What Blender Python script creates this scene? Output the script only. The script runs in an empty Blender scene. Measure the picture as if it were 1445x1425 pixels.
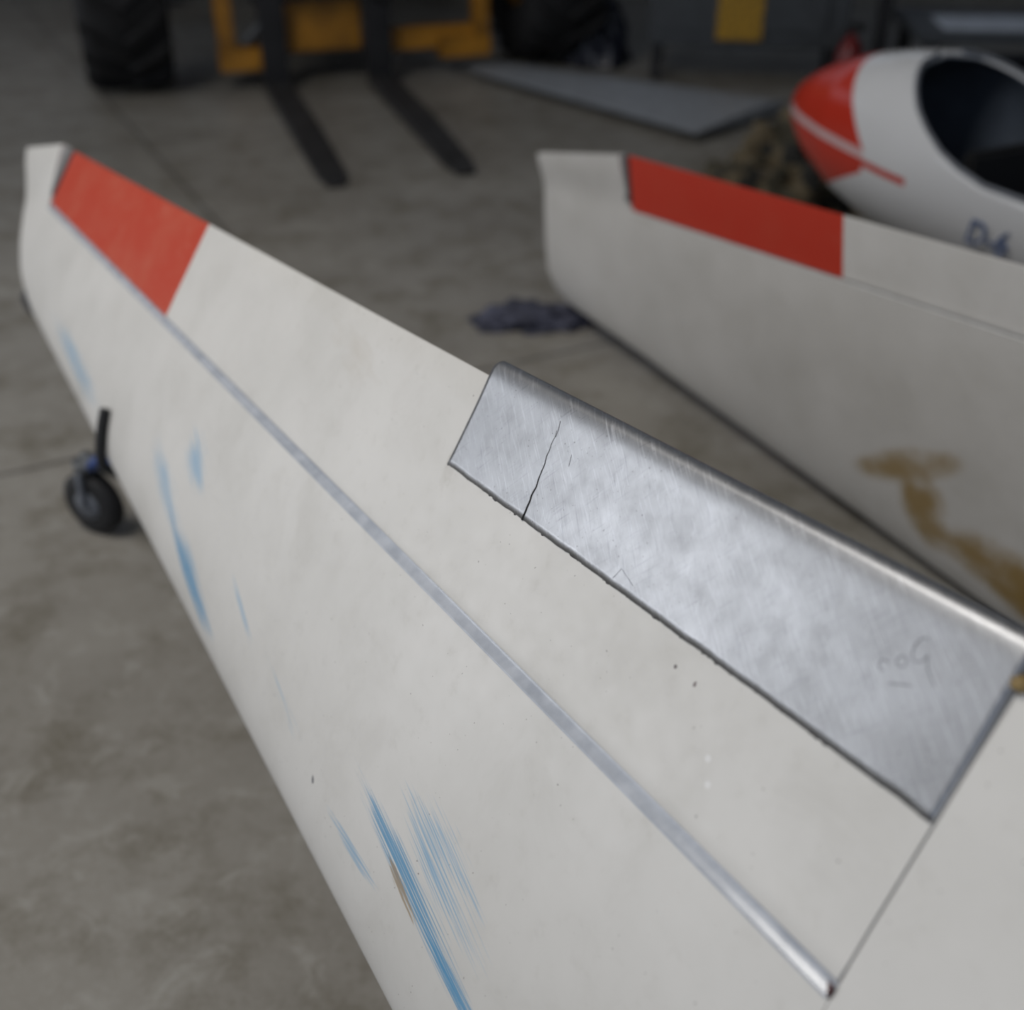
import bpy, bmesh, math, random
import numpy as np
from mathutils import Vector, Matrix, noise
random.seed(4)
D=bpy.data
SC=bpy.context.scene
SC.view_settings.view_transform='Standard'
SC.view_settings.look='None'
COL=bpy.context.collection

# ------------------------------------------------------------------ helpers
def empty(name,loc=(0,0,0),rz=0):
    e=D.objects.new(name,None);e.location=loc;e.rotation_euler=(0,0,rz);e.empty_display_size=.1
    COL.objects.link(e);return e
def mesh(name,vs,fs,mats,parent=None,smooth=False,uvs=None,fm=None):
    m=D.meshes.new(name);m.from_pydata([tuple(v) for v in vs],[],fs);m.update()
    for x in (mats if isinstance(mats,(list,tuple)) else [mats]): m.materials.append(x)
    if fm: 
        for p,i in zip(m.polygons,fm): p.material_index=i
    if uvs is not None:
        l=m.uv_layers.new(name="UVMap")
        for lp in m.loops: l.data[lp.index].uv=uvs[lp.vertex_index]
    if smooth:
        for p in m.polygons:p.use_smooth=True
    o=D.objects.new(name,m);COL.objects.link(o)
    if parent:o.parent=parent
    return o
def fixn(o):
    bm=bmesh.new();bm.from_mesh(o.data);bmesh.ops.recalc_face_normals(bm,faces=bm.faces);bm.to_mesh(o.data);bm.free()
def box(name,c,size,mat,parent=None,rot=(0,0,0),bev=.01):
    bm=bmesh.new();bmesh.ops.create_cube(bm,size=1)
    bmesh.ops.scale(bm,vec=size,verts=bm.verts)
    if bev>0: bmesh.ops.bevel(bm,geom=bm.edges[:],offset=min(bev,min(size)*.3),segments=2,affect='EDGES')
    m=D.meshes.new(name);bm.to_mesh(m);bm.free();m.materials.append(mat)
    o=D.objects.new(name,m);o.location=c;o.rotation_euler=rot;COL.objects.link(o)
    if parent:o.parent=parent
    return o
def lathe(name,prof,mat,parent=None,axis='X',loc=(0,0,0),n=48,rot=(0,0,0)):
    vs=[];fs=[];k=len(prof)
    for i in range(n):
        a=2*math.pi*i/n
        for (h,r) in prof:
            if axis=='X': vs.append((h,r*math.cos(a),r*math.sin(a)))
            else: vs.append((r*math.cos(a),r*math.sin(a),h))
    for i in range(n):
        for j in range(k-1):
            a=i*k+j;b=((i+1)%n)*k+j
            fs.append((a,a+1,b+1,b))
    o=mesh(name,vs,fs,mat,parent,True);fixn(o);o.location=loc;o.rotation_euler=rot
    return o
def tube(name,pts,r,mat,parent=None,cyc=False,radii=None):
    c=D.curves.new(name,'CURVE');c.dimensions='3D';c.bevel_depth=r;c.bevel_resolution=3
    s=c.splines.new('POLY');s.points.add(len(pts)-1)
    for i,p in enumerate(pts):
        s.points[i].co=(*p,1)
        if radii:s.points[i].radius=radii[i]
    s.use_cyclic_u=cyc;c.materials.append(mat);c.use_fill_caps=True
    o=D.objects.new(name,c);COL.objects.link(o)
    if parent:o.parent=parent
    return o

# ------------------------------------------------------------------ node helper
class N:
    def __init__(s,name):
        s.m=D.materials.new(name);s.m.use_nodes=True;s.t=s.m.node_tree;s.t.nodes.clear()
        s.out=s.t.nodes.new('ShaderNodeOutputMaterial');s.b=s.t.nodes.new('ShaderNodeBsdfPrincipled')
        s.t.links.new(s.b.outputs[0],s.out.inputs[0])
    def n(s,ty,**k):
        x=s.t.nodes.new(ty)
        for a,b in k.items():setattr(x,a,b)
        return x
    def set(s,i,v):
        if isinstance(v,bpy.types.NodeSocket): s.t.links.new(v,i)
        else: i.default_value=v
    def ma(s,op,a,b=0,c=0,clamp=False):
        x=s.n('ShaderNodeMath',operation=op,use_clamp=clamp);s.set(x.inputs[0],a);s.set(x.inputs[1],b)
        if op=='MULTIPLY_ADD':s.set(x.inputs[2],c)
        return x.outputs[0]
    def noise(s,vec,scale,detail=4,rough=.6,dist=0):
        x=s.n('ShaderNodeTexNoise');s.set(x.inputs['Vector'],vec);x.inputs['Scale'].default_value=scale
        x.inputs['Detail'].default_value=detail;x.inputs['Roughness'].default_value=rough;x.inputs['Distortion'].default_value=dist
        return x.outputs[0]
    def mapr(s,v,a,b,c=0,d=1):
        x=s.n('ShaderNodeMapRange');s.set(x.inputs[0],v)
        for i,q in enumerate((a,b,c,d)):x.inputs[i+1].default_value=q
        return x.outputs[0]
    def mix(s,f,a,b):
        x=s.n('ShaderNodeMix',data_type='RGBA');s.set(x.inputs[0],f)
        for i,q in ((6,a),(7,b)):
            if isinstance(q,bpy.types.NodeSocket): s.t.links.new(q,x.inputs[i])
            else: x.inputs[i].default_value=(*q,1)
        return x.outputs[2]
    def vec(s,x,y,z=0.):
        c=s.n('ShaderNodeCombineXYZ');s.set(c.inputs[0],x);s.set(c.inputs[1],y);s.set(c.inputs[2],z);return c.outputs[0]
    def uv(s):
        c=s.n('ShaderNodeTexCoord');x=s.n('ShaderNodeSeparateXYZ');s.t.links.new(c.outputs['UV'],x.inputs[0]);return c.outputs['UV'],x.outputs[0],x.outputs[1]
    def obj(s):
        c=s.n('ShaderNodeTexCoord');return c.outputs['Object']
    def bump(s,h,st=.3,d=.01):
        x=s.n('ShaderNodeBump');x.inputs['Strength'].default_value=st;x.inputs['Distance'].default_value=d
        s.set(x.inputs['Height'],h);s.t.links.new(x.outputs[0],s.b.inputs['Normal'])
    def fin(s,col=None,rough=None,metal=None,spec=None):
        if col is not None:
            if isinstance(col,bpy.types.NodeSocket): s.t.links.new(col,s.b.inputs['Base Color'])
            else: s.b.inputs['Base Color'].default_value=(*col,1)
        if rough is not None:s.set(s.b.inputs['Roughness'],rough)
        if metal is not None:s.set(s.b.inputs['Metallic'],metal)
        if spec is not None:s.b.inputs['Specular IOR Level'].default_value=spec
        return s.m
def simple(name,col,rough=.6,metal=0,var=.15,scale=12,bump=0):
    k=N(name);o=k.obj();n=k.noise(o,scale)
    f=k.mapr(n,.3,.7,0,1)
    c=k.mix(f,tuple(q*(1-var) for q in col),tuple(min(1,q*(1+var)) for q in col))
    if bump:k.bump(n,bump,.01)
    return k.fin(c,rough,metal)

def wing_paint(name,blobs,base=(.65,.635,.605),speck=True):
    k=N(name);uv,s,v=k.uv()
    big=k.noise(uv,3.5,5,.6);fine=k.noise(uv,40,4,.6);sm=k.noise(uv,7,6,.7,.5)
    c=k.mix(k.mapr(big,.35,.7),base,tuple(q*w for q,w in zip(base,(.87,.87,.86))))
    c=k.mix(k.mapr(sm,.52,.72,0,.28),c,(.46,.44,.40))
    c=k.mix(k.mapr(fine,.58,.75,0,.18),c,(.42,.40,.36))
    if speck:
        sp=k.noise(uv,230,1,.5)
        c=k.mix(k.mapr(sp,.77,.79,0,.8),c,(.12,.10,.09))
    for (s0,v0,rs,rv,ang,col,th,amt,sc,*wd) in blobs:
        wd=wd[0] if wd else .10
        ca,sa=math.cos(math.radians(ang)),math.sin(math.radians(ang))
        dx=k.ma('SUBTRACT',s,s0);dy=k.ma('SUBTRACT',v,v0)
        a=k.ma('MULTIPLY_ADD',dx,ca,k.ma('MULTIPLY',dy,sa));b=k.ma('MULTIPLY_ADD',dx,-sa,k.ma('MULTIPLY',dy,ca))
        an=k.ma('DIVIDE',a,rs);bn=k.ma('DIVIDE',b,rv)
        g=k.ma('SUBTRACT',1,k.ma('ADD',k.ma('MULTIPLY',an,an),k.ma('MULTIPLY',bn,bn)))
        n=k.noise(k.vec(k.ma('MULTIPLY',a,sc[0]),k.ma('MULTIPLY',b,sc[1]),s0*7),1,3,.65)
        m=k.ma('ADD',k.ma('MULTIPLY',g,.30),n)
        m=k.mapr(m,th,th+wd,0,amt)
        m=k.ma('MULTIPLY',m,k.mapr(g,-.6,.2,0,1),clamp=True)
        c=k.mix(m,c,col)
    return k.fin(c,k.mapr(fine,.3,.7,.36,.48),0,.45)

BL=(.07,.27,.47);BLs=(.15,.35,.54)
blobs1=[(.60,.362,.32,.036,6,BLs,.68,.75,(5,420),.14),
 (1.30,.355,.15,.040,18,BLs,.69,.75,(6,420),.14),
 (1.40,.278,.09,.045,25,BLs,.68,.8,(8,400),.14),
 (1.49,.422,.18,.024,17,BL,.62,.95,(5,420),.12),
 (1.47,.395,.12,.020,17,BLs,.74,.7,(5,420),.12),
 (1.70,.367,.10,.008,20,BLs,.66,.6,(8,300)),
 (1.90,.40,.12,.014,15,BLs,.76,.6,(8,300)),
 (2.28,.400,.19,.024,11,BL,.67,.9,(6,520),.12),
 (2.39,.425,.13,.014,8,BL,.64,.85,(6,480),.12),
 (2.31,.350,.14,.048,14,BLs,.72,.75,(7,520),.12),
 (2.15,.444,.09,.010,0,BLs,.67,.7,(7,400)),
 (2.265,.412,.05,.008,14,(.30,.22,.13),.62,.8,(20,300)),
 (2.028,.436,.006,.003,60,(.03,.03,.05),.5,.9,(40,200)),
 (2.462,.042,.0018,.0018,0,(.05,.03,.03),.4,.9,(40,200)),
 (2.489,.043,.0016,.0025,0,(.08,.04,.04),.4,.9,(40,200)),
 (2.537,.083,.003,.003,0,(.80,.80,.80),.4,.5,(40,200)),(2.549,.099,.003,.003,0,(.80,.80,.80),.4,.5,(40,200)),
 (2.040,.035,.03,.012,70,(.40,.37,.33),.55,.45,(40,60),.3),
 (1.72,-.01,.10,.03,10,(.50,.46,.40),.55,.5,(14,40),.4),
]
M_w1=wing_paint("white_gelcoat_scuffed",blobs1)
OL=(.27,.17,.04)
blobs2=[(1.03,.505,.18,.040,-25,OL,.36,.85,(7,9),.45),(1.07,.60,.07,.11,10,OL,.38,.9,(7,9),.35),(1.34,.665,.24,.080,0,OL,.36,.9,(6,9),.35),(1.50,.70,.24,.10,0,OL,.32,.9,(6,9),.35),(.05,.165,.10,.02,0,(.40,.37,.32),.6,.5,(9,9),.4)]
M_w2=wing_paint("white_gelcoat_stained",blobs2,(.60,.585,.56))
def red_paint(name,base=(.56,.075,.03),wear=.5):
    k=N(name);o=k.obj()
    n=k.noise(o,9,6,.7);f=k.noise(o,60,4,.6)
    c=k.mix(k.mapr(n,.45,.75,0,wear),base,(.50,.17,.10))
    c=k.mix(k.mapr(f,.62,.72,0,wear*.8),c,(.60,.35,.28))
    return k.fin(c,.5,0,.3)
M_red=red_paint("faded_red_paint",(.46,.045,.016),.35);M_red2=red_paint("red_paint",(.46,.032,.014),.08)
# aluminium: scuffed, brushed in several directions
k=N("scratched_aluminium");uv,s,v=k.uv()
def dirn(ang,fa,fb,z=0.):
    ca,sa=math.cos(math.radians(ang)),math.sin(math.radians(ang))
    a=k.ma('MULTIPLY_ADD',s,ca,k.ma('MULTIPLY',v,sa));b=k.ma('MULTIPLY_ADD',s,-sa,k.ma('MULTIPLY',v,ca))
    return k.noise(k.vec(k.ma('MULTIPLY',a,fa),k.ma('MULTIPLY',b,fb),z),1,2,.6)
sc1=dirn(35,20,620);sc2=dirn(-52,24,560,3.);sc3=dirn(70,34,760,8.);sc4=dirn(42,16,450,5.)
mot=k.noise(uv,9,4,.55);pits=k.noise(uv,330,2,.5);mot2=k.noise(uv,34,5,.65)
c=k.mix(k.mapr(mot,.3,.7),(.31,.313,.32),(.38,.384,.395))
c=k.mix(k.mapr(mot2,.50,.72,0,.28),c,(.25,.25,.26))
for q,col,lo,am in ((sc1,(.62,.63,.66),.56,.42),(sc2,(.17,.17,.19),.60,.38),(sc3,(.60,.61,.64),.62,.36),(sc4,(.18,.18,.20),.60,.38)):
    c=k.mix(k.mapr(q,lo,lo+.10,0,am),c,col)
c=k.mix(k.mapr(pits,.69,.73,0,.75),c,(.07,.065,.06))
h=k.ma('ADD',k.ma('ADD',k.ma('MULTIPLY',sc1,.09),k.ma('MULTIPLY',sc2,.08)),k.ma('MULTIPLY',mot,.55))
k.bump(h,.17,.002)
M_al=k.fin(c,k.ma('ADD',k.mapr(mot2,.3,.7,.36,.43),k.mapr(sc1,.5,.7,0,.06)),.93)
def tape(nm,c1,c2,r):
    k=N(nm);o=k.obj();n=k.noise(o,30,4);return k.fin(k.mix(k.mapr(n,.35,.65),c1,c2),r,0,.6)
M_tape=tape("gap_seal_tape",(.36,.385,.43),(.48,.505,.55),.2)
M_tapew=tape("white_gap_seal",(.50,.49,.47),(.56,.55,.53),.4)
M_dark=simple("black_rubber",(.012,.012,.013),.7)
M_glue=simple("dark_sealant",(.03,.025,.035),.7)
M_steel=simple("grey_steel",(.10,.105,.11),.45,.6)
M_crk=simple("crack_dirt",(.012,.011,.010),.9)
M_yel=simple("yellow_machine_paint",(.34,.15,.008),.5,0,.4,5)
M_tyre=simple("tyre_rubber",(.010,.010,.011),.8,0,.4,8,.3)
M_dirt=simple("dark_machine",(.016,.016,.018),.6,.2,.4,6)
M_tine=simple("worn_fork_steel",(.028,.027,.027),.6,.2,.4,6)
M_blue=simple("blue_strap",(.02,.05,.18),.6)

# ------------------------------------------------------------------ wing
def yt(x,T): 
    x=np.clip(x,0,1);return 5*T*(.2969*np.sqrt(x)-.126*x-.3516*x**2+.2843*x**3-.1036*x**4)
TH=.16;KK=float(yt(.7,TH)/.3)
class Wing:
    def __init__(w,O,S,V,W,c0,ck,tm,hv,hk):
        w.O,w.S,w.V,w.W=map(Vector,(O,S,V,W));w.c0,w.ck,w.tm,w.hv,w.hk=c0,ck,tm,hv,hk
    def c(w,s):return w.c0+w.ck*s
    def T(w,s):return w.tm*s
    def H(w,s):return w.hv+w.hk*s
    def fa(w,s,v):
        c=w.c(s);t=min(max((v-w.T(s))/c,0),1)
        return 0. if t<.3 else float(yt(1-t,TH)-KK*t)*c
    def ba(w,s,v):
        c=w.c(s);t=min(max((v-w.T(s))/c,0),1)
        return float(-yt(1-t,TH)-KK*t)*c
    def P(w,s,v,z):return w.O+w.S*s+w.V*v+w.W*z
    def A(w,s,v,dz=0):return w.P(s,v,w.fa(s,v)+dz)
    def eul(w):return Matrix((w.S,-w.V,w.W)).transposed().to_euler()
def loft(name,rows,mat,parent,uvr,caps=True,closed=True,smooth=True):
    n=len(rows[0]);vs=[p for r in rows for p in r];uv=[u for r in uvr for u in r];fs=[]
    for i in range(len(rows)-1):
        for j in range(n if closed else n-1):
            a=i*n+j;b=i*n+(j+1)%n
            fs.append((a,b,b+n,a+n))
    if caps:
        fs.append(tuple(range(n)));fs.append(tuple(range((len(rows)-1)*n,len(rows)*n)))
    o=mesh(name,vs,fs,mat,parent,smooth,uv);fixn(o)
    if smooth:
        m=o.modifiers.new("es",'EDGE_SPLIT');m.split_angle=math.radians(35)
    return o
def section(w,s,v0,vb0,n=44):
    c=w.c(s);LE=w.T(s)+c;pts=[]
    for i in range(n+1):
        q=1-(1-i/n)**2;v=v0+(LE-v0)*q;pts.append((v,w.fa(s,v)))
    for i in range(1,n+1):
        q=(1-i/n);q=1-(1-q)**2
        v=vb0+(LE-vb0)*q;pts.append((v,w.ba(s,v)))
    return pts
def build_wing(name,w,edge,capw,cut,send,redlen,mats,strip,tapem,s0k,drop,gap):
    white,red=mats
    root=empty(name)
    rows=[];uvr=[]
    for i in range(61):
        s=(cut)*i/60
        pts=section(w,s,w.H(s)+strip+.002,w.H(s))
        rows.append([w.P(s,v,z) for v,z in pts]);uvr.append([(s,v) for v,z in pts])
    loft("main_panel",rows,white,root,uvr)
    rows=[];uvr=[]
    for i in range(26):
        s=cut+.0008+(send-cut)*i/25
        pts=section(w,s,w.T(s),w.T(s))
        rows.append([w.P(s,v,z) for v,z in pts]);uvr.append([(s,v) for v,z in pts])
    loft("inboard_panel",rows,white,root,uvr)
    # tip fairing
    rows=[];uvr=[]
    us=[-1,-.985,-.96,-.92,-.85,-.7,-.5,-.3,-.12,0]
    for u in us:
        r=[];q=[]
        s0=u*s0k
        th=math.sqrt(max(0,1-((-u-.85)/.15)**2*.85)) if u<-.85 else 1
        pts=section(w,s0,w.T(s0),w.T(s0))
        for j,(v,z) in enumerate(pts):
            f=w.fa(s0,v);bk=w.ba(s0,v);mid=(f+bk)/2
            tv=max(0,1-(v-w.T(s0))/.15);lift=capw*(3*tv*tv-2*tv**3)
            zz=mid+(z-mid)*th+(lift if j<=44 else 0)
            ss=edge(v)*(-u)
            vv=v+drop*abs(u)*max(0,1-(v-w.T(s0))/.3)
            r.append(w.P(ss-gap*min(1,tv*4)*(1+u*.8),vv,zz));q.append((ss,v))
        rows.append(r);uvr.append(q)
    loft("tip_fairing",rows,white,root,uvr)
    def ail(nm,a,b,mat,seg):
        rows=[];uvr=[]
        for i in range(seg+1):
            s=a+(b-a)*i/seg;vt=w.T(s);vh=w.H(s)
            L=[(vt+.0015,-.0004)]+[(vt+(vh-vt)*x,.0012) for x in (.02,.2,.4,.6,.8,.94)]+[(vh-.0025,.0022),(vh,.0012),(vh+.001,-.004)]
            pts=[(v,w.fa(s,v)+z) for v,z in L]
            B=[(vh,.0),(vh*.5+vt*.5,0),(vt+.0015,0)]
            pts+=[(v,w.ba(s,v)-.001) for v,z in B]
            rows.append([w.P(s,v,z) for v,z in pts]);uvr.append([(s,v) for v,z in pts])
        return loft(nm,rows,mat,root,uvr)
    ail("aileron_red_band",.010,redlen,red,20)
    ail("aileron",redlen,cut-.0006,white,50)
    rows=[];uvr=[]
    for i in range(61):
        s=-.01+(cut+.008)*i/60;vh=w.H(s)
        L=[(vh-.002,-.0035),(vh+.002,-.0046),(vh+strip*.5,-.0036),(vh+strip*.9,-.0008),(vh+strip+.001,.0007),(vh+strip+.0030,.0005)]
        rows.append([w.P(s,v,w.fa(s,v)+z) for v,z in L]);uvr.append([(s,v) for v,z in L])
    loft("gap_seal",rows,tapem,root,uvr,caps=False,closed=False)
    o=box("aileron_end_rib",w.P(-.008,w.H(0)*.45,-.001),(.030,w.H(0)*.85,.010),M_steel,root);o.rotation_euler=w.eul()
    return root

w1=Wing((-1.0552,2.9169,.7859),(.4914,-.8667,.0859),(-.4642,-.3442,-.8161),(-.7369,-.3612,.5715),.40,.106,-.0392,.139,0.)
def edge1(v):
    return float(np.interp(v,[-.05,.05,.15,.27,.33,.37,.40],[-.37,-.36,-.29,-.21,-.15,-.08,0]))
W1=build_wing("glider_wing",w1,edge1,.022,2.72,3.7,1.047,(M_w1,M_red),.0125,M_tape,.3,.055,.030)
FR1=w1.eul()
# aluminium sheet on the trailing edge
rows=[];uvr=[]
NS=150
def low(s): return .029-.022*(s-2.032)+.0012*noise.noise(Vector((s*30,0,0)))+.0006*noise.noise(Vector((s*260,3,0)))
for i in range(NS+1):
    s=2.032+(2.7185-2.032)*i/NS
    vb=low(s);vt=w1.T(s);prof=[]
    for q in np.linspace(0,1,16):
        v=vb+(vt+.002-vb)*q;prof.append((v,.0018+.0042*q*q+.0005*noise.noise(Vector((s*14,v*20,1)))))
    R=.0115;cv=vt-.006;cz=.0061-R
    for a in np.linspace(12,185,16):
        an=math.radians(a);prof.append((cv-R*math.sin(an)*1.2,cz+R*math.cos(an)))
    prof.append((vt+.03,cz-R-.004))
    rows.append([w1.P(s,v,z) for v,z in prof])
    L=0;u=[];pp=None
    for v,z in prof:
        if pp: L+=math.hypot(v-pp[0],z-pp[1])
        pp=(v,z);u.append((s,-L))
    uvr.append(u)
al=loft("aluminium_sheet",rows,M_al,W1,uvr,caps=False,closed=False)
sm=al.modifiers.new("so",'SOLIDIFY');sm.thickness=.0006;sm.offset=0
pts=[];rad=[]
for i in range(500):
    s=2.033+(2.717-2.033)*i/499
    pts.append(w1.A(s,low(s)+.0003,.0006));rad.append(max(.12,.30+1.9*noise.noise(Vector((s*40,9,0)))+1.5*noise.noise(Vector((s*170,5,0)))))
tube("sheet_sealant",pts,.0009,M_glue,W1,radii=rad)
pts=[]
def zsh(a,b):
    vb=low(a);q=(b-vb)/(w1.T(a)+.002-vb);return .0018+.0042*q*q+.0005*noise.noise(Vector((a*14,b*20,1)))
for i in range(40):
    q=i/39;s=2.195-.014*q+.0022*noise.noise(Vector((q*9,0,2)));v=.026-.094*q
    pts.append(w1.P(s,v,zsh(s,v)+.0002))
tube("sheet_crack",pts,.0009,M_crk,W1,radii=[1.3-.95*i/39 for i in range(40)])
M_pen=simple("pencil",(.07,.07,.08),.7)
def mark(nm,uvp,r,mat=M_pen):
    tube(nm,[w1.P(a,b,zsh(a,b)+.00034) for a,b in uvp],r,mat,W1)
mark("scratch_mark_1",[(2.180,-.078),(2.183,-.07),(2.184,-.062)],.00030)
mark("scratch_mark_2",[(2.222,-.045),(2.218,-.056)],.00024)
mark("scratch_mark_4",[(2.375,.010),(2.352,.004),(2.348,.016)],.00020)
sx=[]
for i in range(20):
    a=i/19*5.2;sx.append((2.650+.006*math.cos(a),-.078+.009*math.sin(a)))
mark("pencil_mark_1",[(2.672,-.062),(2.660,-.070)]+sx,.00030)
mark("pencil_mark_2",[(2.641+.004*math.cos(i/2),-.064+.004*math.sin(i/2)) for i in range(13)],.00030)
mark("pencil_mark_3",[(2.630+.004*math.cos(i/2),-.055+.004*math.sin(i/2)) for i in range(2,12)],.00030)
mark("pencil_mark_4",[(2.640,-.046),(2.655,-.053)],.00030)
M_redk=simple("dark_red_primer",(.05,.006,.006),.6)
mesh("hinge_end_plug",[w1.P(2.714,.1425,.001),w1.P(2.7205,.1425,.001),w1.P(2.7205,.151,.0005),w1.P(2.718,.151,.0005)],[(0,1,2,3)],M_redk,W1)
def mound(name,loc,size,mat,seed,parent=None,sub=4,amp=.35,fr=2.2,flat=True,rz=0,det=5,jit=.3):
    bm=bmesh.new();bmesh.ops.create_icosphere(bm,subdivisions=sub,radius=1)
    for v in bm.verts:
        d=v.co.normalized();n=noise.fractal(d*fr+Vector((seed,0,0)),.9,2.1,det)
        r=1+amp*n;q=d*r
        q+=Vector((noise.noise(d*6+Vector((seed,5,0))),noise.noise(d*6+Vector((0,seed,5))),0))*amp*jit
        if flat and q.z<0:q.z*=.02
        v.co=Vector((q.x*size[0],q.y*size[1],q.z*size[2]))
    m=D.meshes.new(name);bm.to_mesh(m);bm.free();m.materials.append(mat)
    for p in m.polygons:p.use_smooth=True
    o=D.objects.new(name,m);o.location=loc;o.rotation_euler=(0,0,rz);COL.objects.link(o)
    if parent:o.parent=parent
    return o
M_olive=simple("aged_resin",(.25,.17,.06),.6,0,.4,80)
mound("resin_lump",w1.P(2.722,-.094,.002),(.007,.007,.005),M_olive,3,W1,3,flat=False)
o=box("tip_skid",w1.P(-.02,.385,-.060),(.12,.045,.035),M_dark,W1);o.rotation_euler=FR1

w2=Wing((.3005,3.151,.7094),(.4489,-.8880,.0998),(.1226,-.0494,-.9912),(-.8851,-.4573,-.0867),.664,.145,-.0052,.146,-.018)
def edge2(v):
    return float(np.interp(v,[0,.067,.30,.48,.53,.58,.62,.66],[-.48,-.50,-.58,-.65,-.64,-.58,-.46,-.25]))
W2=build_wing("glider_wing.001",w2,edge2,.02,2.2,3.0,.843,(M_w2,M_red2),.008,M_tapew,.5,.062,.01)

# ------------------------------------------------------------------ stands for the wings
M_hub=simple("wheel_hub",(.13,.14,.16),.5)
def stand(name,w,s,base,wheels,mat=M_steel,wr=.062):
    c=w.c(s);LE=w.T(s)+c
    r=empty(name);pts=[]
    for i in range(21):
        a=i/20
        v=LE-.10*c*abs(2*a-1)**1.6*2
        z=(w.fa(s,v)+.010) if a<.5 else (w.ba(s,v)-.010)
        pts.append(w.P(s,v+.010*(1-abs(2*a-1)),z))
    tube("cradle_pad",pts,.010,M_dark,r)
    b=pts[12];hz=wr*2+.04
    tube("post",[b,(base[0],base[1],hz)],.02,mat,r)
    for j,(x,y) in enumerate(wheels):
        q=Vector((x,y,hz));tube(f"arm_{j}",[(base[0],base[1],hz),q],.018,mat,r)
        rz=1.1+j*.5;off=Vector((math.cos(rz),math.sin(rz),0))*.032
        lathe(f"swivel_{j}",[(-.012,.001),(-.012,.03),(.012,.03),(.012,.001)],mat,r,'Z',(x,y,hz-.018),24)
        for sg in (-1,1): tube(f"fork_{j}{sg}",[q+off*sg*.6+Vector((0,0,-.02)),q+off*sg+Vector((0,0,-.04)),(x+off.x*sg,y+off.y*sg,wr)],.008,M_hub,r)
        lathe(f"wheel_{j}",[(-.022,wr*.4),(-.026,wr*.8),(-.016,wr),(.016,wr),(.026,wr*.8),(.022,wr*.4)],M_dark,r,'X',(x,y,wr),32,(0,0,rz))
        lathe(f"hub_{j}",[(-.025,0.001),(-.025,wr*.45),(.025,wr*.45),(.025,.001)],M_hub,r,'X',(x,y,wr),24,(0,0,rz))
    return r
SD1=stand("wing_dolly",w1,.92,(-.52,2.13),[(-1.0,2.45),(-.25,2.5),(-.22,1.75)],wr=.08)
tube("ratchet_strap",[(-.98,2.43,.19),(-.93,2.38,.24),(-.84,2.27,.27),(-.72,2.2,.26)],.014,M_blue,SD1)
stand("wing_dolly.001",w1,3.2,(.75,.15),[(.45,.45),(1.15,.3),(.75,-.35)],wr=.07)
M_foam=simple("grey_foam",(.10,.10,.11),.9)

# ------------------------------------------------------------------ fuselage
A0=Vector((.945,4.06,.635));AX=Vector((.4512,-.8924,0));SD=Vector((-.8924,-.4512,0))
FU=empty("glider_fuselage")
aa=[0,.01,.03,.06,.12,.2,.35,.5,.7,.9,1.2,1.6,2.0,2.6,3.2,4,5,6]
hw=[.003,.032,.055,.082,.118,.155,.205,.237,.268,.285,.30,.30,.29,.24,.17,.12,.09,.07]
ht=[.003,.032,.055,.080,.118,.158,.212,.245,.270,.29,.33,.36,.36,.26,.17,.12,.10,.09]
hb=[.003,.035,.060,.088,.128,.168,.220,.25,.27,.28,.29,.29,.28,.24,.18,.13,.10,.08]
def sill(a):return float(np.interp(a,[.61,.62,.65,.70,.76,.83,.90,.98,1.08,1.75,1.95,2.05],[1,.95,.86,.72,.55,.40,.28,.19,.13,.12,.6,1]))
k=N("fuselage_paint");uv,ua,uz=k.uv()
bound=k.ma('MINIMUM',k.ma('ADD',k.ma('MULTIPLY',k.ma('SUBTRACT',.22,uz),1.1),.37),.60)
bound=k.ma('MINIMUM',bound,k.ma('ADD',.60,k.ma('MULTIPLY',k.ma('ADD',uz,.05),2.2)))
isred=k.ma('LESS_THAN',ua,bound)
st=k.ma('LESS_THAN',k.ma('ABSOLUTE',k.ma('ADD',uz,.00)),.012)
st2=k.ma('MULTIPLY',k.ma('LESS_THAN',k.ma('ABSOLUTE',k.ma('ADD',uz,.022)),.010),k.ma('LESS_THAN',ua,.80))
isred=k.ma('MULTIPLY',isred,k.ma('SUBTRACT',1,k.ma('MULTIPLY',st,.65)),clamp=True);isred=k.ma('MAXIMUM',isred,st2)
M_fus=k.fin(k.mix(isred,(.55,.555,.56),(.43,.030,.015)),.20,0,.7)
M_cock=simple("cockpit_lining",(.06,.075,.10),.8)
st_a=sorted(set(list(np.linspace(0,.12,9))+list(np.linspace(.12,2.2,125))+list(np.linspace(2.2,6,20))))
vs=[];fs=[];uvs=[];NR=56
for a in st_a:
    w_,t_,b_=(float(np.interp(a,aa,x)) for x in (hw,ht,hb))
    a0=math.asin(min(1,sill(a)))
    for j in range(NR+1):
        an=a0-(math.pi+2*a0)*j/NR
        cx,sy=math.cos(an),math.sin(an);e=.9
        x=w_*math.copysign(abs(cx)**e,cx);z=(t_ if sy>0 else b_)*math.copysign(abs(sy)**e,sy)
        vs.append(A0+AX*a+SD*x+Vector((0,0,z)));uvs.append((a,z))
n=NR+1
for i in range(len(st_a)-1):
    for j in range(NR): q=i*n+j;fs.append((q,q+1,q+1+n,q+n))
fo=mesh("fuselage_shell",vs,fs,[M_fus,M_cock],FU,True,uvs)
bm=bmesh.new();bm.from_mesh(fo.data);bmesh.ops.remove_doubles(bm,verts=bm.verts,dist=.0005);bmesh.ops.recalc_face_normals(bm,faces=bm.faces)
fc=max(bm.faces,key=lambda f:f.calc_center_median().dot(SD))
if fc.normal.dot(SD)<0: bmesh.ops.reverse_faces(bm,faces=bm.faces)
bm.to_mesh(fo.data);bm.free()
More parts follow.
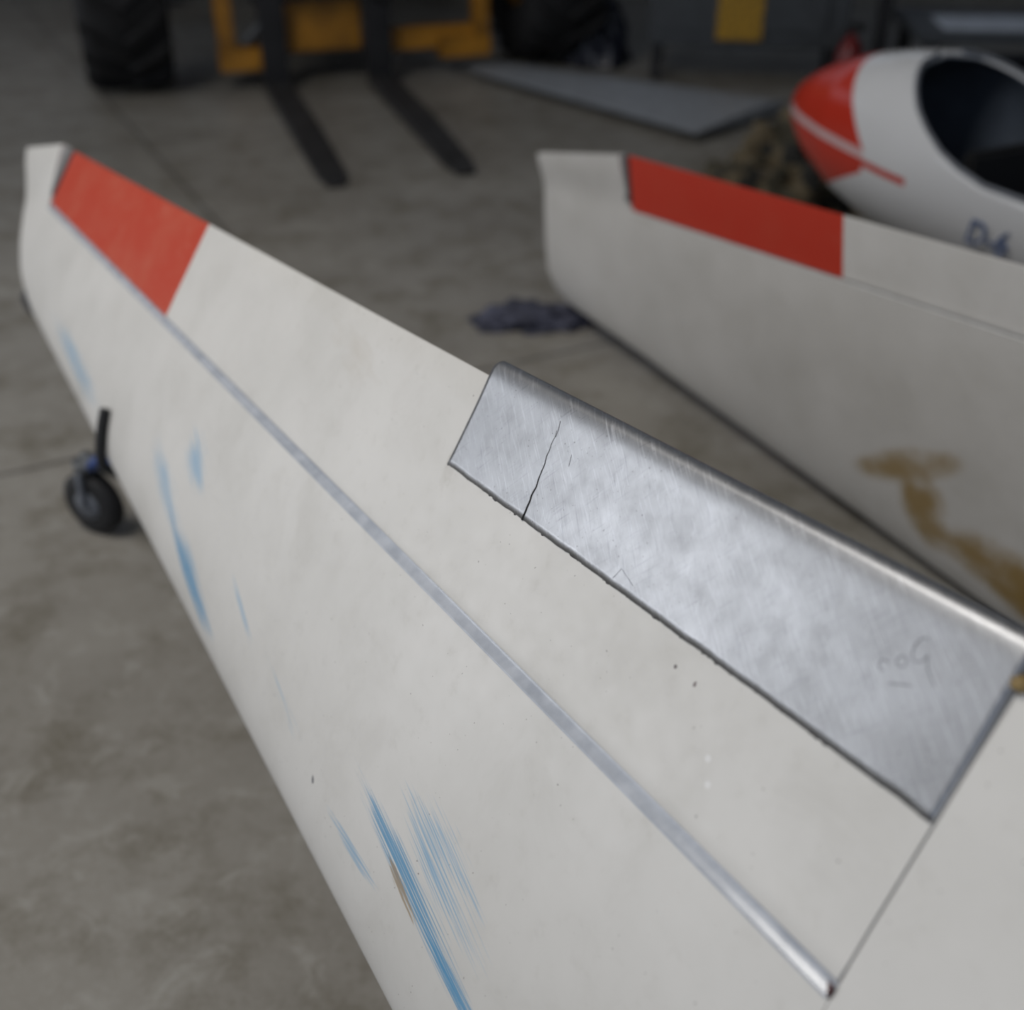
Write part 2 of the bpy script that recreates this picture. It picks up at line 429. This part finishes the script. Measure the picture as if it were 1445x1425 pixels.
m=fo.modifiers.new("so",'SOLIDIFY');m.thickness=.016;m.offset=-1;m.material_offset=1
def fb(nm,a,sd,z,size,mat,ry=0):
    o=box(nm,A0+AX*a+SD*sd+Vector((0,0,z)),size,mat,FU,bev=.03);o.rotation_euler=(Matrix((AX,SD,Vector((0,0,1)))).transposed()@Matrix.Rotation(ry,3,'Y')).to_euler()
fb("seat_pan",1.35,0,-.18,(.5,.42,.05),M_cock);fb("seat_back",1.72,0,-.06,(.05,.40,.38),M_cock,.6)
fb("instrument_panel",.90,0,-.02,(.04,.34,.18),M_dark)
for sg in (1,-1):
    L=[]
    for a in np.linspace(.612,2.04,90):
        w_,t_=(float(np.interp(a,aa,x)) for x in (hw,ht));an=math.asin(min(1,sill(a)))
        L.append(A0+AX*a+SD*(sg*w_*math.cos(an)**.9)+Vector((0,0,t_*math.sin(an)**.9+.001)))
    tube(f"cockpit_rim_{'left' if sg>0 else 'right'}",L,.006,M_hub,FU)
cu=D.curves.new("registration","FONT");cu.body="D-6";cu.size=.09;cu.extrude=.001;cu.shear=.2
to=D.objects.new("registration",cu);COL.objects.link(to);to.parent=FU
cu.materials.append(simple("blue_lettering",(.06,.10,.22),.5))
to.matrix_world=Matrix.Translation(A0+AX*1.06+SD*.302+Vector((0,0,-.095)))@Matrix((AX,Vector((0,0,1)),SD)).transposed().to_4x4()
lathe("main_wheel",[(-.05,.03),(-.06,.12),(-.045,.17),(.045,.17),(.06,.12),(.05,.03)],M_tyre,FU,'X',A0+AX*2.1+Vector((0,0,-.465)),40,(0,0,math.atan2(SD.y,SD.x)))
def fstand(a,i):
    q=A0+AX*a;rz=math.atan2(AX.y,AX.x);h=A0.z-float(np.interp(a,aa,hb))-.002
    box(f"trestle_saddle_{i}",(q.x,q.y,h-.025),(.12,.4,.05),M_foam,FU,(0,0,rz))
    box(f"trestle_leg_{i}",(q.x,q.y,(h-.05)/2),(.1,.08,h-.05),M_steel,FU,(0,0,rz))
    box(f"trestle_base_{i}",(q.x,q.y,.02),(.35,.5,.04),M_steel,FU,(0,0,rz))
fstand(.9,1);fstand(4.0,2)

def pad(name,s):
    v=w2.T(s)+w2.c(s)*.90;q=w2.P(s,v,w2.ba(s,v))-w2.W*.015
    box(name,(q.x,q.y,q.z/2-.004),(.12,.05,q.z-.008),M_foam,W2,(0,0,math.atan2(w2.S.y,w2.S.x)))
pad("foam_rest_1",.7);pad("foam_rest_2",2.3)

# ------------------------------------------------------------------ fork truck
TR=empty("forklift_tractor",(-.98,7.40,0),math.radians(17.4))
def tyre(nm,x,y,r,w,par):
    prof=[(-w*.42,r*.48),(-w*.5,r*.6),(-w*.5,r*.86),(-w*.42,r*.93),(0,r*.95),(w*.42,r*.93),(w*.5,r*.86),(w*.5,r*.6),(w*.42,r*.48)]
    lathe(nm,prof,M_tyre,par,'X',(x,y,r),48)
    lathe(nm+"_rim",[(-w*.3,.001),(-w*.3,r*.2),(-w*.15,r*.45),(-w*.43,r*.5),(w*.43,r*.5),(w*.15,r*.45),(w*.3,r*.2),(w*.3,.001)],M_yel,par,'X',(x,y,r),32)
    vs=[];fs=[];nl=18
    for i in range(nl*2):
        sg=1 if i%2 else -1;a0=2*math.pi*i/(nl*2)
        b=len(vs)
        for k2 in range(5):
            q=k2/4;xx=sg*w*(-.02+.52*q);ang=a0-.32*q
            for (da,rr) in ((-.045,.90),(-.035,1.0),(.035,1.0),(.045,.90)):
                R=r*(rr-(.05 if k2==4 else 0));vs.append((xx,R*math.cos(ang+da),R*math.sin(ang+da)))
        for k2 in range(4):
            for j in range(3):
                c0=b+k2*4+j;fs.append((c0,c0+1,c0+5,c0+4))
        fs.append((b,b+1,b+2,b+3));fs.append((b+16,b+17,b+18,b+19))
    o=mesh(nm+"_lugs",vs,fs,M_tyre,par);fixn(o);o.location=(x,y,r)
tyre("front_tyre_left",-1.22,0,.62,.46,TR);tyre("front_tyre_right",1.22,0,.62,.46,TR)
tyre("rear_tyre_left",-1.15,2.5,.62,.46,TR);tyre("rear_tyre_right",1.15,2.5,.62,.46,TR)
box("front_axle",(0,0,.6),(2.1,.22,.26),M_dirt,TR);box("rear_axle",(0,2.5,.6),(2.0,.22,.26),M_dirt,TR)
box("chassis",(0,1.2,.75),(.8,3.4,.4),M_dirt,TR);box("hood",(.3,1.9,1.25),(.9,1.8,.6),M_yel,TR,bev=.08)
box("cab_lower",(-.35,1.0,1.3),(.8,1.2,.7),M_yel,TR,bev=.05)
for i,(x,y) in enumerate(((-.72,.45),(-.72,1.55),(0,.45),(0,1.55))): box(f"cab_post_{i}",(x,y,2.0),(.06,.06,.9),M_dirt,TR)
box("cab_roof",(-.36,1.0,2.48),(.9,1.3,.08),M_yel,TR,bev=.03)
for sx_ in (-1,1):
    box(f"frame_post_{sx_}",(.02+sx_*.72,-.30,.75),(.09,.10,1.25),M_yel,TR)
    box(f"frame_foot_{sx_}",(.02+sx_*.62,-.30,.17),(.30,.12,.12),M_yel,TR)
box("frame_lower_bar",(.42,-.28,.22),(.60,.08,.12),M_yel,TR)
box("centre_plate",(-.18,-.26,.58),(.46,.06,.80),M_yel,TR)
box("side_plate",(.35,-.24,.60),(.30,.05,.22),M_yel,TR)
box("carriage_lower",(-.17,-.36,.50),(.78,.05,.08),M_dirt,TR);box("carriage_upper",(-.17,-.36,.95),(.78,.05,.10),M_dirt,TR)
for i,x in enumerate((-.46,.12)):
    box(f"fork_upright_{i}",(x,-.42,.50),(.14,.06,1.0),M_dirt,TR)
    vs=[];L0,L1=-.40,-2.22
    for y,wd,t in ((L0,.14,.055),(-1.4,.14,.05),(L1+.15,.13,.025),(L1,.08,.012)):
        vs+=[(x-wd/2,y,.01),(x+wd/2,y,.01),(x+wd/2,y,.01+t),(x-wd/2,y,.01+t)]
    fs=[(0,1,2,3),(12,13,14,15)]
    for q in range(3):
        for j in range(4): fs.append((q*4+j,q*4+(j+1)%4,q*4+4+(j+1)%4,q*4+4+j))
    o=mesh(f"fork_tine_{i}",vs,fs,M_tine,TR);fixn(o)
tube("hydraulic_hose",[(-.35,-.38,.9),(-.1,-.5,.6),(.15,-.45,.45),(.3,-.3,.5)],.02,M_dark,TR)
tube("hydraulic_ram",[(-.6,-.3,.25),(-.1,-.34,.75)],.035,M_steel,TR)

# ------------------------------------------------------------------ invented tapered board for an unclear pale patch on the floor
M_board=simple("pale_blue_board",(.27,.285,.305),.5)
PBD=empty("pale_board")
rows=[];uvr=[]
p0=Vector((-.20,7.35,.045));p1=Vector((1.15,6.10,.06));ax=(p1-p0).normalized();sd=Vector((-ax.y,ax.x,0))
for i in range(15):
    q=i/14;c=.22+.42*q;P=p0+(p1-p0)*q;r=[]
    if i==0:c=.15
    for j in range(28):
        a=2*math.pi*j/28;x=.5+.5*math.cos(a);t=float(yt(x,.08))*c
        r.append(P+sd*(.5-x)*c*1.3+Vector((0,0,t if math.sin(a)>0 else -t)))
    rows.append(r);uvr.append([(q,j/28) for j in range(28)])
loft("board_skin",rows,M_board,PBD,uvr)
box("support_block",(.2,6.98,.015),(.1,.14,.03),M_foam,PBD);box("support_block_2",(.95,6.28,.015),(.12,.2,.03),M_foam,PBD)

M_rag=simple("grey_rag",(.055,.058,.085),.9,0,.6,18)
mound("crumpled_rag",(.06,3.70,0.002),(.175,.085,.06),M_rag,7,None,5,.4,2.2,rz=.05,det=3)
k=N("camouflage_fabric");o=k.obj();n1=k.noise(o,9,2,.5,.4);n2=k.noise(o,7,2,.5,.6)
c=k.mix(k.mapr(n1,.48,.52),(.045,.04,.025),(.10,.078,.045));c=k.mix(k.mapr(n2,.56,.6),c,(.014,.014,.012))
M_camo=k.fin(c,.9)
mound("camouflage_net",(1.12,4.90,0),(.31,.26,.34),M_camo,11,None,5,.35,2.2,det=4)

# ------------------------------------------------------------------ cabinet, bench etc
CB=empty("control_cabinet",(1.35,7.35,0),math.radians(-8))
M_cab=simple("grey_cabinet_paint",(.042,.047,.052),.5)
box("cabinet_body",(0,0,.72),(1.10,.55,1.05),M_cab,CB,bev=.02)
box("cabinet_door",(-.05,-.285,.74),(.95,.02,.92),M_cab,CB)
for i,(x,y) in enumerate(((-.5,-.22),(.5,-.22),(-.5,.22),(.5,.22))): box(f"cabinet_leg_{i}",(x,y,.10),(.06,.06,.2),M_dirt,CB)
k=N("warning_label");o=k.obj();g=k.noise(o,45,2)
M_lab=k.fin(k.mix(k.mapr(g,.55,.6),(.36,.20,.012),(.12,.08,.01)),.6)
box("warning_label",(-.05,-.300,.38),(.25,.006,.28),M_lab,CB,bev=.002)
box("door_handle",(.33,-.31,.75),(.03,.03,.16),M_dirt,CB)
FE=empty("fire_extinguisher",(1.80,6.72,0))
M_rb=simple("red_bottle",(.13,.006,.006),.35)
lathe("bottle",[(0,.001),(0,.06),(.02,.07),(.24,.07),(.30,.045),(.32,.02),(.34,.02),(.34,.001)],M_rb,FE,'Z',(0,0,0),32)
box("valve_handle",(.02,0,.37),(.10,.03,.05),M_dark,FE);tube("extinguisher_hose",[(-.02,0,.36),(-.09,0,.32),(-.095,0,.2),(-.08,0,.1)],.012,M_dark,FE)
box("steel_column",(2.02,6.95,2.5),(.07,.07,5.0),M_dirt)
WB=empty("low_bench",(3.25,6.9,0),math.radians(-5))
box("bench_top",(0,0,.33),(2.2,.8,.05),M_cab,WB)
for i,(x,y) in enumerate(((-1.02,-.34),(1.02,-.34),(-1.02,.34),(1.02,.34))): box(f"bench_leg_{i}",(x,y,.155),(.07,.07,.31),M_dark,WB)
box("bench_shelf",(0,0,.12),(2.0,.7,.03),M_dirt,WB)
M_pap=simple("white_sheet",(.42,.46,.52),.6)
box("paper_sheets",(0,-.1,.365),(1.9,.35,.015),M_pap,WB,bev=.003)
M_bag=simple("black_plastic",(.010,.012,.022),.35)
mound("plastic_bag",(.52,7.62,0),(.19,.19,.38),M_bag,5,None,5,.22,1.6,det=3)

# ------------------------------------------------------------------ hangar shell
k=N("concrete_floor");tc=k.n('ShaderNodeNewGeometry');pos=tc.outputs['Position']
sp=k.n('ShaderNodeSeparateXYZ');k.t.links.new(pos,sp.inputs[0]);X,Y=sp.outputs[0],sp.outputs[1]
big=k.noise(pos,.9,6,.65);mid=k.noise(pos,5,6,.7);fine=k.noise(pos,60,4,.7);mid2=k.noise(pos,11,5,.7,.6)
c=k.mix(k.mapr(big,.35,.68),(.185,.17,.145),(.295,.28,.25))
c=k.mix(k.mapr(mid,.48,.66,0,.8),c,(.125,.11,.08))
c=k.mix(k.mapr(mid2,.53,.72,0,.65),c,(.35,.34,.31))
c=k.mix(k.mapr(fine,.4,.7,0,.3),c,(.30,.29,.265))
j1=k.ma('ADD',k.ma('MULTIPLY',X,.8924),k.ma('MULTIPLY',Y,.4512));j2=k.ma('ADD',k.ma('MULTIPLY',X,-.4512),k.ma('MULTIPLY',Y,.8924))
wob=k.ma('MULTIPLY',k.ma('SUBTRACT',k.noise(pos,3,3),.5),.02)
def jl(v,off):
    f=k.ma('PINGPONG',k.ma('ADD',k.ma('SUBTRACT',v,off),wob),1.5);return k.ma('LESS_THAN',f,.008)
ln=k.ma('MAXIMUM',jl(j1,1.064),jl(j2,3.02))
c=k.mix(k.ma('MULTIPLY',ln,.7),c,(.05,.045,.04))
k.bump(k.ma('ADD',k.ma('MULTIPLY',mid,.6),fine),.10,.01)
M_floor=k.fin(c,k.mapr(mid,.3,.7,.36,.56),0,.4)
mesh("floor",[(-9,-4,0),(7,-4,0),(7,12,0),(-9,12,0)],[(0,1,2,3)],M_floor)
M_wall=simple("painted_wall",(.05,.053,.06),.8)
M_ceil=simple("ceiling_panels",(.12,.12,.125),.8)
def slab(nm,a,b,mat):
    c=[(a[i]+b[i])/2 for i in range(3)];s=[abs(b[i]-a[i]) for i in range(3)];return box(nm,c,s,mat,bev=0)
slab("wall_back_lower",(-9,12,0),(7,12.15,2.9),M_wall);slab("wall_back_upper",(-9,12,3.9),(7,12.15,5),M_wall)
slab("wall_right",(7,-4,0),(7.15,12.15,5),M_wall)
slab("wall_left_1",(-9.15,7,0),(-9,12.15,5),M_wall);slab("wall_left_2",(-9.15,1,4.2),(-9,7,5),M_wall);slab("wall_left_3",(-9.15,-4,0),(-9,1,5),M_wall)
# ceiling with a rooflight strip
slab("ceiling",(-9.15,-4,5),(7.15,6.6,5.15),M_ceil)
slab("ceiling_rear",(-9.15,7.7,5),(7.15,12.15,5.15),M_ceil)
WN=empty("added_window")  # unseen window band, added so the rounded sheet edge reflects bright sky
for i in range(9): box(f"mullion_{i}",(-9+2*i,12.07,3.4),(.08,.1,1.0),M_wall,WN,bev=0)
WN2=empty("window_2")
for i in range(9): box(f"rafter_{i}",(-9+2*i,7.15,5.05),(.10,1.1,.12),M_wall,WN2,bev=0)

# ------------------------------------------------------------------ light
wd=D.worlds.new("sky");SC.world=wd;wd.use_nodes=True
bg=wd.node_tree.nodes['Background'];bg.inputs[0].default_value=(.72,.82,1,1);bg.inputs[1].default_value=.66
def area(nm,loc,tgt,sx,sy,P,col):
    l=D.lights.new(nm,'AREA');l.shape='RECTANGLE';l.size=sx;l.size_y=sy;l.energy=P;l.color=col
    o=D.objects.new(nm,l);o.location=loc;o.rotation_euler=(Vector(tgt)-Vector(loc)).to_track_quat('-Z','Y').to_euler();COL.objects.link(o);return o
area("hangar_door_daylight",(-8.9,3.3,2.1),(0,3.0,2.1),4.0,3.4,160,(.96,.975,1))
area("roof_fill",(-2.3,1.3,4.8),(-1.2,1.7,0),2.2,1.2,135,(1,.965,.915))  # added fill lamp under the closed ceiling, brightens wing and near floor

# ------------------------------------------------------------------ camera
cd=D.cameras.new("camera");cd.sensor_width=36;cd.sensor_fit='HORIZONTAL';cd.lens=36*1700/1445;cd.clip_start=.05
cd.dof.use_dof=True;cd.dof.focus_distance=1.18;cd.dof.aperture_fstop=2.6
co=D.objects.new("camera",cd);co.location=(0,0,1.6);co.rotation_euler=(math.radians(58),0,0);COL.objects.link(co);SC.camera=co
